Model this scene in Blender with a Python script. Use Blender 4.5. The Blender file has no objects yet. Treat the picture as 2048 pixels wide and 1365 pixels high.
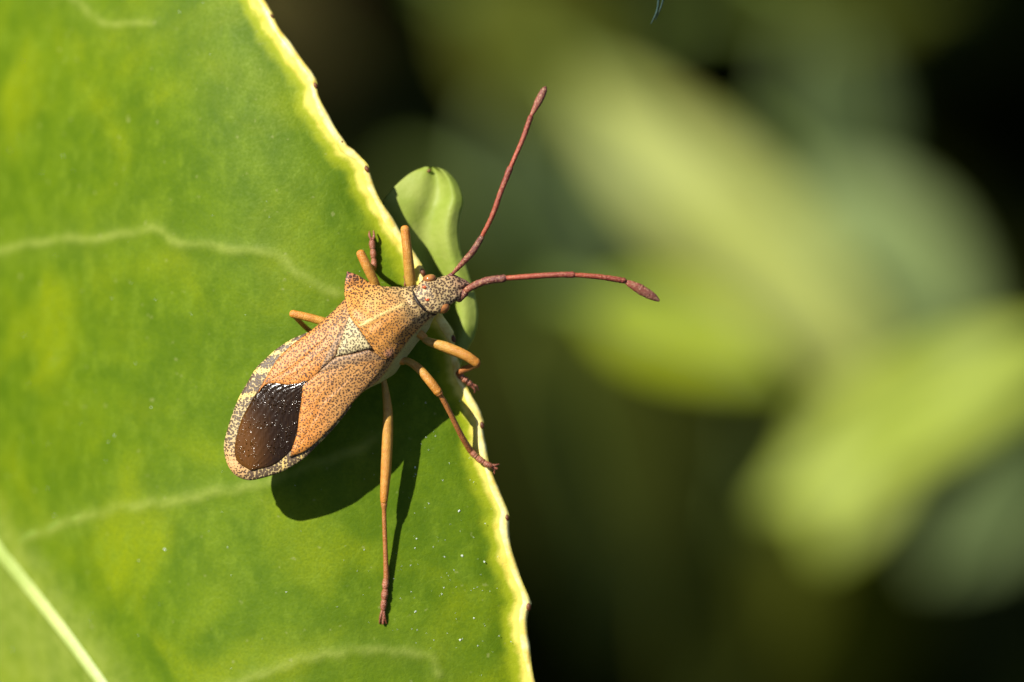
import bpy, math, random
import numpy as np
from mathutils import Matrix, Vector

# ------------------------------------------------------------------ camera, sky, sun, exposure
random.seed(7)
rng = np.random.default_rng(7)
sc = bpy.context.scene
col = sc.collection
MM = 0.001
D = 300.0                      # camera to the plane of the insect's back, in mm
PX = 0.02                      # mm per photo pixel on that plane
PITCH = math.radians(50)       # the camera looks down at the leaf
cp, sp = math.cos(PITCH), math.sin(PITCH)
RIG = Matrix(((1, 0, 0, 0), (0, sp, -cp, 0), (0, cp, sp, 0.60), (0, 0, 0, 1)))   # leaf frame -> world
SUN = Vector((-0.575, 0.50, 0.65)).normalized()                                  # towards the sun, leaf frame
sun_w = (RIG.to_3x3() @ SUN).normalized()

cam = bpy.data.cameras.new('camera')
cam_o = bpy.data.objects.new('camera', cam)
col.objects.link(cam_o)
cam_o.matrix_world = RIG @ Matrix.Translation((0, 0, D * MM))
cam.sensor_width = 36
cam.lens = 36 * D / (2048 * PX)
cam.clip_start = 0.01
cam.clip_end = 500
cam.dof.use_dof = True
cam.dof.focus_distance = (D + 0.8) * MM
cam.dof.aperture_fstop = cam.lens / 9.0
sc.camera = cam_o

w = bpy.data.worlds.new('World')
sc.world = w
w.use_nodes = True
nt = w.node_tree
sky = nt.nodes.new('ShaderNodeTexSky')
sky.sky_type = 'NISHITA'
sky.sun_disc = False
sky.sun_elevation = math.asin(sun_w.z)
sky.sun_rotation = math.atan2(sun_w.x, sun_w.y)
nt.links.new(sky.outputs[0], nt.nodes['Background'].inputs[0])
nt.nodes['Background'].inputs[1].default_value = 0.05

sl = bpy.data.lights.new('sun', 'SUN')
sl.energy = 5.0
sl.angle = math.radians(0.53)
sl.color = (1.0, 0.95, 0.86)
so = bpy.data.objects.new('sun', sl)
col.objects.link(so)
so.rotation_euler = sun_w.to_track_quat('Z', 'Y').to_euler()
so.location = (-0.5, 0, 1.5)

sc.view_settings.view_transform = 'Standard'
sc.view_settings.look = 'None'
sc.view_settings.gamma = 1
sc.view_settings.exposure = 0.9
sc.cycles.use_denoising = True
sc.cycles.denoiser = 'OPENIMAGEDENOISE'
sc.cycles.max_bounces = 6

# ------------------------------------------------------------------ helpers
def at(px, py, z=0.0):
    """photo pixel + height (mm, towards camera) -> leaf frame mm"""
    f = (D - z) / D
    return np.array([(px - 1024) * PX * f, (682.5 - py) * PX * f, z])

def smooth(pts, n):
    """Catmull-Rom resample of a polyline, n samples, by arc length"""
    p = np.asarray(pts, float)
    if len(p) == 2:
        t = np.linspace(0, 1, n)[:, None]
        return p[0] * (1 - t) + p[1] * t
    q = np.vstack([2 * p[0] - p[1], p, 2 * p[-1] - p[-2]])
    out = []
    for i in range(1, len(q) - 2):
        t = np.linspace(0, 1, 16, endpoint=False)[:, None]
        a, b, c, d = q[i - 1], q[i], q[i + 1], q[i + 2]
        out.append(0.5 * (2 * b + (c - a) * t + (2 * a - 5 * b + 4 * c - d) * t ** 2 + (3 * b - a - 3 * c + d) * t ** 3))
    out = np.vstack(out + [p[-1:]])
    return resample(out, n)

def resample(p, n):
    p = np.asarray(p, float)
    s = np.concatenate([[0], np.cumsum(np.linalg.norm(np.diff(p, axis=0), axis=1))])
    t = np.linspace(0, s[-1], n)
    return np.stack([np.interp(t, s, p[:, k]) for k in range(p.shape[1])], 1)

def seg_dist(P, line):
    """distance of points P (N,2) to a polyline (M,2)"""
    best = np.full(len(P), 1e9)
    for a, b in zip(line[:-1], line[1:]):
        ab = b - a
        t = np.clip(((P - a) @ ab) / max(ab @ ab, 1e-12), 0, 1)
        best = np.minimum(best, np.linalg.norm(P - a - t[:, None] * ab, axis=1))
    return best

def sstep(e0, e1, x):
    t = np.clip((x - e0) / (e1 - e0), 0, 1)
    return t * t * (3 - 2 * t)

def thing(name, label, cat, base, group=None):
    o = bpy.data.objects.new(name, None)
    o.empty_display_size = 0.002
    col.objects.link(o)
    o.matrix_world = RIG @ Matrix.Translation(Vector(base) * MM)
    o['label'] = label
    o['category'] = cat
    if group:
        o['group'] = group
    o['base_mm'] = [float(v) for v in base]
    return o

def mesh_obj(name, V, F, mat, parent=None, base=None, attrs=None, flat=False):
    V = np.asarray(V, float)
    if base is None:
        base = parent['base_mm'] if parent is not None and 'base_mm' in parent.keys() else (0, 0, 0)
    V = (V - np.array(base, float)) * MM
    me = bpy.data.meshes.new(name)
    me.from_pydata(V.tolist(), [], [list(map(int, f)) for f in F])
    if not flat:
        me.polygons.foreach_set('use_smooth', np.ones(len(me.polygons), bool))
    for k, v in (attrs or {}).items():
        v = np.asarray(v, float)
        if v.ndim == 2:
            at_ = me.attributes.new(k, 'FLOAT_COLOR', 'POINT')
            at_.data.foreach_set('color', np.c_[v, np.ones(len(v))].astype(np.float32).ravel())
        else:
            at_ = me.attributes.new(k, 'FLOAT', 'POINT')
            at_.data.foreach_set('value', v.astype(np.float32))
    me.materials.append(mat)
    me.update()
    o = bpy.data.objects.new(name, me)
    col.objects.link(o)
    if parent is not None:
        o.parent = parent
    else:
        o.matrix_world = RIG @ Matrix.Translation(Vector(base) * MM)
    if parent is not None:
        o['base_mm'] = [float(v) for v in base]
    return o

def grid_faces(nu, nv, off=0, wrap=False, flip=False):
    F = []
    for i in range(nu - 1):
        for j in range(nv if wrap else nv - 1):
            a = off + i * nv + j
            b = off + i * nv + (j + 1) % nv
            f = (a, b, b + nv, a + nv)
            F.append(f[::-1] if flip else f)
    return F

def tube(pts, rad, n=12, flat=1.0, up=(0, 0, 1), caps=True, samples=None, bump=0.0):
    """lofted limb with rounded ends; pts (k,3) mm, rad (k,)"""
    p = np.asarray(pts, float)
    r = np.asarray(rad, float)
    m = samples or max(12, 6 * len(p))
    pr = smooth(np.c_[p, r], m) if len(p) > 2 else smooth(np.c_[p, r], m)
    p, r = pr[:, :3], np.maximum(pr[:, 3], 1e-4)
    T = np.gradient(p, axis=0)
    T /= np.linalg.norm(T, axis=1)[:, None]
    if caps:
        P2, R2, T2 = [], [], []
        for k, ang in enumerate((85, 60, 35)):
            P2.append(p[0] - T[0] * r[0] * math.sin(math.radians(ang)) * .8); R2.append(r[0] * math.cos(math.radians(ang))); T2.append(T[0])
        P2 += list(p); R2 += list(r); T2 += list(T)
        for ang in (35, 60, 85):
            P2.append(p[-1] + T[-1] * r[-1] * math.sin(math.radians(ang)) * .8); R2.append(r[-1] * math.cos(math.radians(ang))); T2.append(T[-1])
        p, r, T = np.array(P2), np.array(R2), np.array(T2)
    up = np.asarray(up, float)
    V = []
    S = np.cross(T, up)
    bad = np.linalg.norm(S, axis=1) < 1e-3
    S[bad] = (1, 0, 0)
    S /= np.linalg.norm(S, axis=1)[:, None]
    U = np.cross(S, T)
    th = np.linspace(0, 2 * math.pi, n, endpoint=False)
    for i in range(len(p)):
        rr = r[i] * (1 + (bump * rng.standard_normal(n) if bump else 0))
        V.append(p[i] + np.outer(np.cos(th) * rr, S[i]) + np.outer(np.sin(th) * rr * flat, U[i]))
    V = np.vstack(V)
    F = grid_faces(len(p), n, wrap=True)
    F.append(tuple(range(n))[::-1])
    F.append(tuple(range((len(p) - 1) * n, len(p) * n)))
    t = np.repeat(np.linspace(0, 1, len(p)), n)
    return V, F, t

def ellipsoid(c, r, rot=0.0, n=14, m=10):
    V, F = [], []
    for i in range(m + 1):
        ph = math.pi * i / m
        for j in range(n):
            th = 2 * math.pi * j / n
            x, y, z = r[0] * math.sin(ph) * math.cos(th), r[1] * math.sin(ph) * math.sin(th), r[2] * math.cos(ph)
            V.append((c[0] + x * math.cos(rot) - y * math.sin(rot), c[1] + x * math.sin(rot) + y * math.cos(rot), c[2] + z))
    return np.array(V), grid_faces(m + 1, n, wrap=True, flip=True)

def join(parts):
    V, F, o = [], [], 0
    for v, f in parts:
        V.append(np.asarray(v)); F += [tuple(i + o for i in q) for q in f]; o += len(v)
    return np.vstack(V), F

# ------------------------------------------------------------------ materials
class NT:
    def __init__(s, name):
        s.m = bpy.data.materials.new(name)
        s.m.use_nodes = True
        s.t = s.m.node_tree
        s.b = s.t.nodes['Principled BSDF']
        s.out = s.t.nodes['Material Output']
    def n(s, kind, **kw):
        nd = s.t.nodes.new('ShaderNode' + kind)
        for k, v in kw.items():
            if k.startswith('i_'):
                key = k[2:]
                key = int(key) if key.isdigit() else key.replace('_', ' ')
                s.set(nd.inputs[key], v)
            else:
                setattr(nd, k, v)
        return nd
    def set(s, inp, v):
        if isinstance(v, bpy.types.NodeSocket):
            s.t.links.new(v, inp)
        elif isinstance(v, tuple) and len(v) == 3 and inp.type == 'RGBA':
            inp.default_value = (*v, 1)
        else:
            inp.default_value = v
    def coord(s, scale=1000.0):
        tc = s.n('TexCoord')
        mp = s.n('Mapping')
        s.t.links.new(tc.outputs['Object'], mp.inputs[0])
        mp.inputs['Scale'].default_value = (scale,) * 3
        return mp.outputs[0]
    def noise(s, co, scale, detail=3, rough=.55, dist=0.0):
        return s.n('TexNoise', i_Vector=co, i_Scale=scale, i_Detail=float(detail), i_Roughness=rough, i_Distortion=dist).outputs[0]
    def ramp(s, v, lo, hi, a=0.0, b=1.0):
        return s.n('MapRange', i_0=v, i_1=lo, i_2=hi, i_3=a, i_4=b, interpolation_type='SMOOTHSTEP').outputs[0]
    def mix(s, f, a, b, mode='MIX'):
        nd = s.n('Mix', data_type='RGBA', blend_type=mode)
        s.set(nd.inputs[0], f); s.set(nd.inputs[6], a); s.set(nd.inputs[7], b)
        return nd.outputs[2]
    def math(s, op, a, b=0.0):
        return s.n('Math', operation=op, i_0=a, i_1=b).outputs[0]
    def attr(s, name, colour=False):
        nd = s.n('Attribute', attribute_name=name)
        return nd.outputs['Color' if colour else 'Fac']
    def bump(s, h, dist, strength=1.0):
        nd = s.n('Bump', i_Height=h, i_Distance=dist, i_Strength=strength)
        s.t.links.new(nd.outputs[0], s.b.inputs['Normal'])
        return nd
    def fin(s, colour=None, rough=.5, spec=.4, trans=None, tw=.3):
        if colour is not None:
            s.set(s.b.inputs['Base Color'], colour)
        s.set(s.b.inputs['Roughness'], rough)
        s.b.inputs['Specular IOR Level'].default_value = spec
        if trans is not None:
            tr = s.n('BsdfTranslucent', i_Color=trans)
            mx = s.n('MixShader', i_0=tw)
            s.t.links.new(s.b.outputs[0], mx.inputs[1])
            s.t.links.new(tr.outputs[0], mx.inputs[2])
            s.t.links.new(mx.outputs[0], s.out.inputs[0])
        return s.m

def mat_main_leaf():
    s = NT('leaf_blade_green')
    co = s.coord()
    big = s.noise(co, .20, 2, .5, .6)
    mid = s.noise(co, .55, 3, .6, .4)
    st = s.n('Mapping', i_Vector=co); st.inputs['Scale'].default_value = (1.1, .6, 1); st.inputs['Rotation'].default_value = (0, 0, -.65)
    streak = s.noise(st.outputs[0], 1.6, 3, .6)
    fine = s.noise(co, 9.0, 4, .65)
    c = s.mix(s.ramp(mid, .3, .75), (.064, .118, .003), (.100, .162, .004))
    c = s.mix(s.ramp(big, .42, .82, 0, .85), c, (.20, .25, .003))
    c = s.mix(s.ramp(streak, .45, .75, 0, .5), c, (.14, .21, .012))
    c = s.mix(s.ramp(fine, .35, .68, 0, .40), c, (.045, .095, .004))
    c = s.mix(s.math('MULTIPLY', s.math('MULTIPLY', s.attr('vein'), s.ramp(s.noise(co, 1.3, 3, .6), .3, .65, .45, 1.0)), .62), c, (.23, .28, .05))
    e = s.attr('edge')
    en = s.math('ADD', e, s.math('MULTIPLY', s.math('SUBTRACT', s.noise(co, 1.1, 3), .5), .5))
    c = s.mix(s.ramp(en, .28, .62, 0, .75), c, (.26, .30, .008))
    c = s.mix(s.ramp(en, .60, .86), c, s.mix(s.ramp(s.noise(co, 1.4, 3), .45, .7), (.66, .57, .11), (.58, .46, .07)))
    cell = s.n('TexVoronoi', feature='DISTANCE_TO_EDGE', voronoi_dimensions='2D', i_Vector=s.n('VectorMath', operation='ADD', i_0=co, i_1=s.n('TexNoise', i_Vector=co, i_Scale=1.5).outputs['Color']).outputs[0], i_Scale=1.25)
    net = s.ramp(cell.outputs['Distance'], .0, .09, 1, 0)
    c = s.mix(s.math('MULTIPLY', s.math('MULTIPLY', net, s.ramp(big, .3, .7, .3, 1.0)), .06), c, (.22, .28, .03))
    scar = s.ramp(s.noise(co, 3.2, 2, .5), .70, .76)
    c = s.mix(s.math('MULTIPLY', scar, .35), c, (.26, .27, .10))
    h = s.math('ADD', s.math('ADD', s.math('MULTIPLY', net, -.09), s.math('MULTIPLY', s.noise(co, 5.0, 4, .6), .6)), s.math('MULTIPLY', s.noise(co, 22.0, 2), .25))
    s.bump(h, .00006, .55)
    return s.fin(c, s.ramp(fine, .3, .7, .45, .62), .08, c, .12)

def mat_simple(name, a, b, scale, rough=.5, spec=.35, bumpd=0.0, bs=None, trans=None, tw=.25):
    s = NT(name)
    co = s.coord()
    c = s.mix(s.ramp(s.noise(co, scale, 4, .6), .3, .7), a, b)
    if bumpd:
        s.bump(s.noise(co, bs or scale * 3, 4, .6), bumpd, .6)
    return s.fin(c, rough, spec, trans, tw)

def mat_cuticle():
    """insect shell: painted zones (Col) pitted with dark punctures (pun = how many)"""
    s = NT('pitted_cuticle')
    co = s.coord()
    wob = s.n('TexNoise', i_Vector=co, i_Scale=7.0, i_Detail=2.0)
    off = s.n('VectorMath', operation='SCALE', i_0=wob.outputs['Color']); off.inputs['Scale'].default_value = .11
    co2 = s.n('VectorMath', operation='ADD', i_0=co, i_1=off.outputs[0]).outputs[0]
    v = s.n('TexVoronoi', voronoi_dimensions='2D', i_Vector=co2, i_Scale=10.5, i_Randomness=.9)
    d = v.outputs['Distance']
    pun = s.attr('pun')
    thr = s.math('MULTIPLY_ADD', pun, .42)
    nd = thr.node; nd.inputs[2].default_value = .02
    thr = s.math('ADD', thr, s.math('MULTIPLY', s.math('SUBTRACT', s.noise(co, 3.0, 3, .6), .5), .34))
    thr2 = s.math('ADD', thr, .12)
    mask = s.n('MapRange', i_0=d, i_1=thr, i_2=thr2, i_3=1.0, i_4=0.0, interpolation_type='SMOOTHSTEP').outputs[0]
    mask = s.math('MULTIPLY', mask, s.ramp(pun, .0, .15))
    c = s.attr('Col', True)
    c = s.mix(s.ramp(s.noise(co, 2.2, 4, .6), .3, .72, 0, .45), c, s.mix(1.0, c, (.72, .60, .50), 'MULTIPLY'))
    c = s.mix(s.ramp(s.noise(co, 16, 3, .6), .5, .75, 0, .4), c, s.mix(1.0, c, (1.35, 1.35, 1.4), 'MULTIPLY'))
    c = s.mix(s.math('MULTIPLY', mask, .9), c, (.038, .018, .014))
    h = s.math('SUBTRACT', s.math('MULTIPLY', s.noise(co, 14, 3), .5), mask)
    s.bump(h, .00003, .8)
    return s.fin(c, .5, .35)

def mat_limb(name, a, b, speck, k=.5, scale=16.0):
    s = NT(name)
    co = s.coord()
    c = s.mix(s.attr('t'), a, b)
    c = s.mix(s.ramp(s.noise(co, scale, 3, .7), .48, .66, 0, k), c, speck)
    c = s.mix(s.ramp(s.noise(co, 4.0, 3), .35, .65, 0, .55), c, s.mix(1.0, c, (.68, .52, .4), 'MULTIPLY'))
    s.bump(s.noise(co, 18.0, 3, .7), .00004, .9)
    return s.fin(c, .36, .42)

def mat_membrane():
    s = NT('wing_membrane_brown')
    co = s.coord()
    rot = s.n('Mapping', i_Vector=co); rot.inputs['Rotation'].default_value = (0, 0, math.radians(-35)); rot.inputs['Scale'].default_value = (5.0, 1.0, 1)
    vein = s.noise(rot.outputs[0], 3.0, 2, .5, .5)
    c = s.mix(s.attr('Col', True), (.013, .006, .0015), (.085, .033, .005))
    c = s.mix(s.ramp(vein, .5, .72, 0, .25), c, (.06, .03, .008))
    v = s.n('TexVoronoi', i_Vector=co, i_Scale=11.0)
    grain = s.math('MULTIPLY', s.ramp(v.outputs['Distance'], .0, .45, 1, 0), s.math('MULTIPLY', s.ramp(s.noise(co, 1.6, 2), .40, .55), s.n('SeparateColor', i_0=v.outputs['Color']).outputs[0]))
    h = s.math('ADD', grain, s.math('MULTIPLY', vein, .22))
    s.bump(h, .00008, 1.0)
    return s.fin(c, .16, .38)

def mat_bg_leaf(name, a, b, rough=.4, tw=.3, spec=.4):
    s = NT(name)
    co = s.coord()
    c = s.mix(s.ramp(s.noise(co, .12, 3, .6), .3, .7), a, b)
    s.bump(s.noise(co, .8, 3), .0002, .4)
    return s.fin(c, rough, spec, c, tw)

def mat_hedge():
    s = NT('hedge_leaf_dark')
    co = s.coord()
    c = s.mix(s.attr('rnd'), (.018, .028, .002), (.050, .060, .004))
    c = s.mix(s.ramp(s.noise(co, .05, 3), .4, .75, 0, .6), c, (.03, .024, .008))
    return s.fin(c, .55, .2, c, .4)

def mat_ground():
    s = NT('soil_dark')
    co = s.coord(1.0)
    c = s.mix(s.noise(co, 14, 6, .65), (.012, .009, .006), (.05, .038, .024))
    s.bump(s.noise(co, 60, 5, .7), .02, .8)
    return s.fin(c, .95, .1)

M = dict(
    blade=mat_main_leaf(),
    rim=mat_simple('leaf_margin_yellow', (.58, .42, .07), (.78, .70, .28), 1.6, .42, .35, .00002, 7),
    tooth=mat_simple('tooth_brown', (.07, .02, .008), (.16, .06, .02), 6, .5),
    midrib=mat_simple('midrib_pale', (.21, .28, .05), (.31, .37, .10), .5, .45, .35, .00003, 5),
    vein=mat_simple('vein_pale_green', (.125, .20, .022), (.18, .25, .035), .6, .45, .3, .00002, 6),
    dust=mat_simple('dust_pale', (.5, .56, .5), (.75, .8, .75), 5, .6),
    young=mat_simple('young_leaf_pale', (.215, .285, .035), (.29, .345, .07), .7, .5, .2, .00006, 2.2, (.32, .42, .03), .2),
    cut=mat_cuticle(),
    membrane=mat_membrane(),
    leg=mat_limb('leg_orange', (.40, .26, .045), (.54, .20, .022), (.62, .40, .13), .55),
    tibia=mat_limb('tibia_amber', (.42, .16, .035), (.30, .10, .03), (.5, .27, .12), .4),
    tarsus=mat_limb('tarsus_russet', (.30, .10, .04), (.22, .06, .03), (.5, .33, .22), .5),
    ant1=mat_limb('antenna_base_maroon', (.22, .06, .035), (.12, .034, .032), (.50, .30, .15), .75, 11.0),
    ant=mat_limb('antenna_red', (.33, .062, .028), (.19, .04, .03), (.45, .19, .085), .55, 13.0),
    club=mat_limb('antenna_tip_plum', (.28, .07, .04), (.14, .048, .042), (.45, .30, .16), .6, 12.0),
    eye=mat_simple('eye_amber', (.20, .07, .02), (.34, .14, .04), 5, .15, .6),
    ocellus=mat_simple('ocellus_red', (.35, .05, .015), (.45, .10, .03), 6, .15, .6),
    hedge=mat_hedge(),
    ground=mat_ground(),
    thread=mat_simple('thread_teal', (.010, .028, .024), (.03, .06, .05), 8, .5),
    stalk=mat_simple('stalk_green', (.06, .10, .01), (.10, .14, .02), .5, .5),
)

# ------------------------------------------------------------------ ground
g = np.array([(-100, -100, 0), (100, -100, 0), (100, 100, 0), (-100, 100, 0)], float)
me = bpy.data.meshes.new('ground'); me.from_pydata(g.tolist(), [], [(0, 1, 2, 3)]); me.materials.append(M['ground'])
go = bpy.data.objects.new('ground', me); col.objects.link(go); go['kind'] = 'structure'
go['label'] = 'dark soil far below the leaves'

# ------------------------------------------------------------------ the large leaf the insect stands on
def leaf_z(x, y):
    return (-2.6 - .042 * np.maximum(0, -x - 6.0) ** 2 - .010 * np.maximum(0, y - 2) ** 2 - .004 * np.maximum(0, -y - 9) ** 2
            - .012 * np.maximum(0, x - 1.5) ** 2 + .10 * np.sin(x * .55 + y * .25) * np.exp(-((x + 14) / 9) ** 2))

def on_leaf(px, py, dz=0.0):
    z = -2.6
    for _ in range(8):
        p = at(px, py, z)
        z = float(leaf_z(p[0], p[1])) + dz
    return at(px, py, z)

EDGE = [(-1220, -520), (-1150, -760), (-900, -930), (-550, -930), (-150, -780), (150, -520), (340, -280), (450, -110),
        (500, -40), (528, 0), (541, 22), (547, 31), (549, 40), (564, 67), (595, 108), (627, 152), (634, 166), (635, 176), (636, 190), (661, 241), (685, 279), (689, 290),
        (712, 306), (733, 326), (738, 335), (739, 345), (741, 354), (752, 383), (765, 408), (783, 438), (795, 457), (823, 500), (841, 525), (849, 540), (850, 550),
        (852, 566), (866, 594), (884, 632), (900, 658), (910, 672), (911, 680), (908, 691), (918, 726), (922, 750), (933, 772), (948, 802), (961, 828),
        (968, 846), (968, 854), (965, 864), (973, 904), (982, 940), (996, 977), (1011, 1011), (1018, 1030), (1018, 1038), (1014, 1050), (1023, 1099),
        (1041, 1154), (1057, 1192), (1061, 1208), (1060, 1216), (1053, 1229), (1054, 1268), (1059, 1300), (1069, 1362), (1088, 1440), (1110, 1560), (1125, 1720),
        (1130, 1900), (1115, 2100), (1080, 2280), (1030, 2400)]
MID = [(-1220, -520), (-600, 300), (-300, 700), (-60, 1010), (0, 1085), (70, 1172), (130, 1248), (215, 1365), (330, 1525), (650, 1960), (1030, 2400)]
LEFT = [(-1220, -520), (-1480, -380), (-1650, 0), (-1600, 500), (-1400, 1000), (-1050, 1500), (-500, 1950), (100, 2250), (600, 2390), (1030, 2400)]
VEINS = [[(-380, 600), (-200, 545), (-40, 510), (0, 500), (60, 488), (130, 478), (190, 478), (240, 470), (310, 455), (345, 482), (400, 490), (480, 500), (560, 512), (590, 545), (640, 572), (680, 592)],
         [(15, 1100), (60, 1075), (130, 1045), (240, 1015), (330, 1005), (430, 985), (520, 968), (620, 930), (700, 905), (760, 870)],
         [(310, 1495), (400, 1408), (480, 1365), (560, 1335), (640, 1312), (730, 1300), (800, 1303), (855, 1312), (880, 1345)],
         [(-760, 100), (-400, 10), (0, -60), (110, -20), (160, 5), (205, 50), (260, 44), (305, 48)],
         [(110, 1235), (60, 1300), (10, 1390), (-100, 1560)]]
VW = [.5, .55, .5, .4, .4]
to_mm = lambda L: np.array([on_leaf(*p)[:2] for p in L])
leaf_base = on_leaf(-1220, -520)
leaf = thing('large_leaf', 'large glossy green leaf with toothed yellow margin under the insect', 'leaf', leaf_base)

edge2 = to_mm(EDGE)
mid2 = to_mm(MID)
left2 = to_mm(LEFT)
veins2 = [smooth(to_mm(v), 60) + .05 * np.c_[np.sin(np.arange(60) * .9 + i), np.sin(np.arange(60) * 1.3 + 2 * i)] for i, v in enumerate(VEINS)]
NU, NV = 520, 90
# rows: dense where the camera looks
def dens(curve, n):
    c = smooth(curve, 4000)
    inside = (np.abs(c[:, 0]) < 24) & (np.abs(c[:, 1]) < 17)
    wgt = np.where(inside, 4.0, 1.0)
    s = np.concatenate([[0], np.cumsum(np.linalg.norm(np.diff(c, axis=0), axis=1) * wgt[1:])])
    t = np.linspace(0, s[-1], n)
    return np.stack([np.interp(t, s, c[:, 0]), np.interp(t, s, c[:, 1])], 1)
E = dens(edge2, NU)
Lf = smooth(left2, NU)
Mr = smooth(mid2, NU)
tv = np.linspace(0, 1, NV) ** .8
right = Mr[:, None, :] * (1 - tv[None, :, None]) + E[:, None, :] * tv[None, :, None]
NL = 40
tl = np.linspace(1, 0, NL)[:-1]
leftg = Mr[:, None, :] * (1 - tl[None, :, None]) + Lf[:, None, :] * tl[None, :, None]
G = np.concatenate([leftg, right], 1)
nv = G.shape[1]
P2 = G.reshape(-1, 2)
Ed = dens(edge2, 700)
de = seg_dist(P2, Ed[::2])
dm = seg_dist(P2, smooth(mid2, 60))
vein = np.zeros(len(P2))
ridge = .10 * np.exp(-(dm / .5) ** 2)
for v, wv in zip(veins2, VW):
    dv = seg_dist(P2, v)
    vein = np.maximum(vein, np.exp(-(dv / (wv * .34)) ** 2) * .95 + .13 * np.exp(-(dv / 1.1) ** 2))
    ridge += .045 * np.exp(-(dv / .3) ** 2)
vein = np.maximum(vein, np.exp(-(dm / 1.0) ** 2))
vein = np.clip(vein, 0, 1)
margin = np.exp(-(de / 1.05) ** 1.6)
z = leaf_z(P2[:, 0], P2[:, 1]) + ridge - .10 * np.exp(-((de - .9) / .5) ** 2)
z = (z.reshape(NU, nv) - np.where(np.arange(nv) < NL - 1, .28, 0)[None] * dm.reshape(NU, nv)).reshape(-1)   # folded along the midrib
top = np.c_[P2, z]
bot = np.c_[P2, z - .24]
V = np.vstack([top, bot])
F = grid_faces(NU, nv, flip=True) + grid_faces(NU, nv, off=len(top))
for i in range(NU - 1):
    a = i * nv; F.append((a, a + len(top), a + nv + len(top), a + nv)[::1])
    a = i * nv + nv - 1; F.append((a, a + nv, a + nv + len(top), a + len(top)))
mesh_obj('blade', V, F, M['blade'], leaf, attrs={'edge': np.r_[margin, margin], 'vein': np.r_[vein, vein]})
Ez = np.c_[Ed, leaf_z(Ed[:, 0], Ed[:, 1]) - .10]
rw = .165 + .025 * np.sin(np.arange(len(Ez)) * .33) + .02 * np.sin(np.arange(len(Ez)) * .13 + 1)
Tn = np.gradient(Ed, axis=0); Tn /= np.linalg.norm(Tn, axis=1)[:, None]
inward = np.c_[Tn[:, 1], -Tn[:, 0]]
if ((Ed[350] + inward[350]) - mid2[5]) @ ((Ed[350] + inward[350]) - mid2[5]) > (Ed[350] - mid2[5]) @ (Ed[350] - mid2[5]):
    inward = -inward
Ez[:, :2] += inward * .14
V, F, t = tube(Ez, rw, n=12, flat=.95, samples=900)
mesh_obj('margin', V, F, M['rim'], leaf)
Lz = np.c_[Lf, leaf_z(Lf[:, 0], Lf[:, 1]) - .10 - .28 * seg_dist(Lf, smooth(mid2, 60))]
V, F, t = tube(Lz[::6], np.full(len(Lz[::6]), .17), n=8, samples=200)
mesh_obj('margin', V, F, M['rim'], leaf)
mz = smooth(mid2, 160)
V, F, t = tube(np.c_[mz, leaf_z(mz[:, 0], mz[:, 1]) - .02], np.linspace(1.15, .25, 160), n=14, flat=.2, samples=300)
mesh_obj('midrib', V, F, M['midrib'], leaf)
for v, wv in zip(veins2[:4], VW):
    V, F, t = tube(np.c_[v, leaf_z(v[:, 0], v[:, 1]) - .02], np.linspace(wv * .24, wv * .07, len(v)) * (1 + .25 * np.sin(np.arange(len(v)) * 1.7)), n=10, flat=.3, samples=120)
    mesh_obj('vein', V, F, M['vein'], leaf)
for (tx, ty, ang, k) in [(547, 33, 60, .8), (634, 172, 65, 1.0), (687, 285, 60, .7), (737, 339, 65, 1.1), (849, 546, 70, 1.25), (910, 678, 75, 1.1),
                         (967, 851, 80, 1.1), (1017, 1036, 80, 1.0), (1060, 1214, 85, 1.25)]:
    p = on_leaf(tx - 3, ty, .0)
    V, F = ellipsoid(p, (.15 * k, .09 * k, .11 * k), math.radians(-ang), 10, 7)
    mesh_obj('tooth', V, F, M['tooth'], leaf)
# the leaf stalk (outside the picture)
b0 = np.array(leaf_base)
V, F, t = tube([b0 + (2, -2.4, 0), b0 + (-8, 9, -3), b0 + (-20, 20, -14), b0 + (-26, 24, -40)], [.9, .8, .9, 1.2], n=10)
mesh_obj('stalk', V, F, M['stalk'], leaf)
# specks of dust lying on the blade
sp_ = []
for i in range(210):
    if i < 120:
        px_, py_ = rng.normal(900, 95), rng.normal(1110, 170)
    else:
        px_, py_ = rng.uniform(0, 1000), rng.uniform(0, 1365)
    p = on_leaf(px_, py_, .015)
    if seg_dist(p[None, :2], Ed[::3])[0] < .5 or np.argmin(np.linalg.norm(Ed - p[:2], axis=1)) in (0, len(Ed) - 1):
        continue
    k = np.argmin(np.linalg.norm(Ed - p[:2], axis=1))
    if (p[:2] - Ed[k]) @ inward[k] < .4:
        continue
    r = rng.choice([.012, .016, .022, .035], p=[.5, .3, .15, .05])
    v_, f_ = ellipsoid(p, (r * rng.uniform(.7, 1.8), r * rng.uniform(.6, 1.2), r * .7), rng.uniform(0, 3), 5, 3)
    v_ = v_ + rng.normal(0, r * .15, v_.shape)
    sp_.append((v_, f_))
V, F = join(sp_)
du = mesh_obj('dust', V, F, M['dust'], leaf, flat=True)
du['kind'] = 'stuff'

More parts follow.
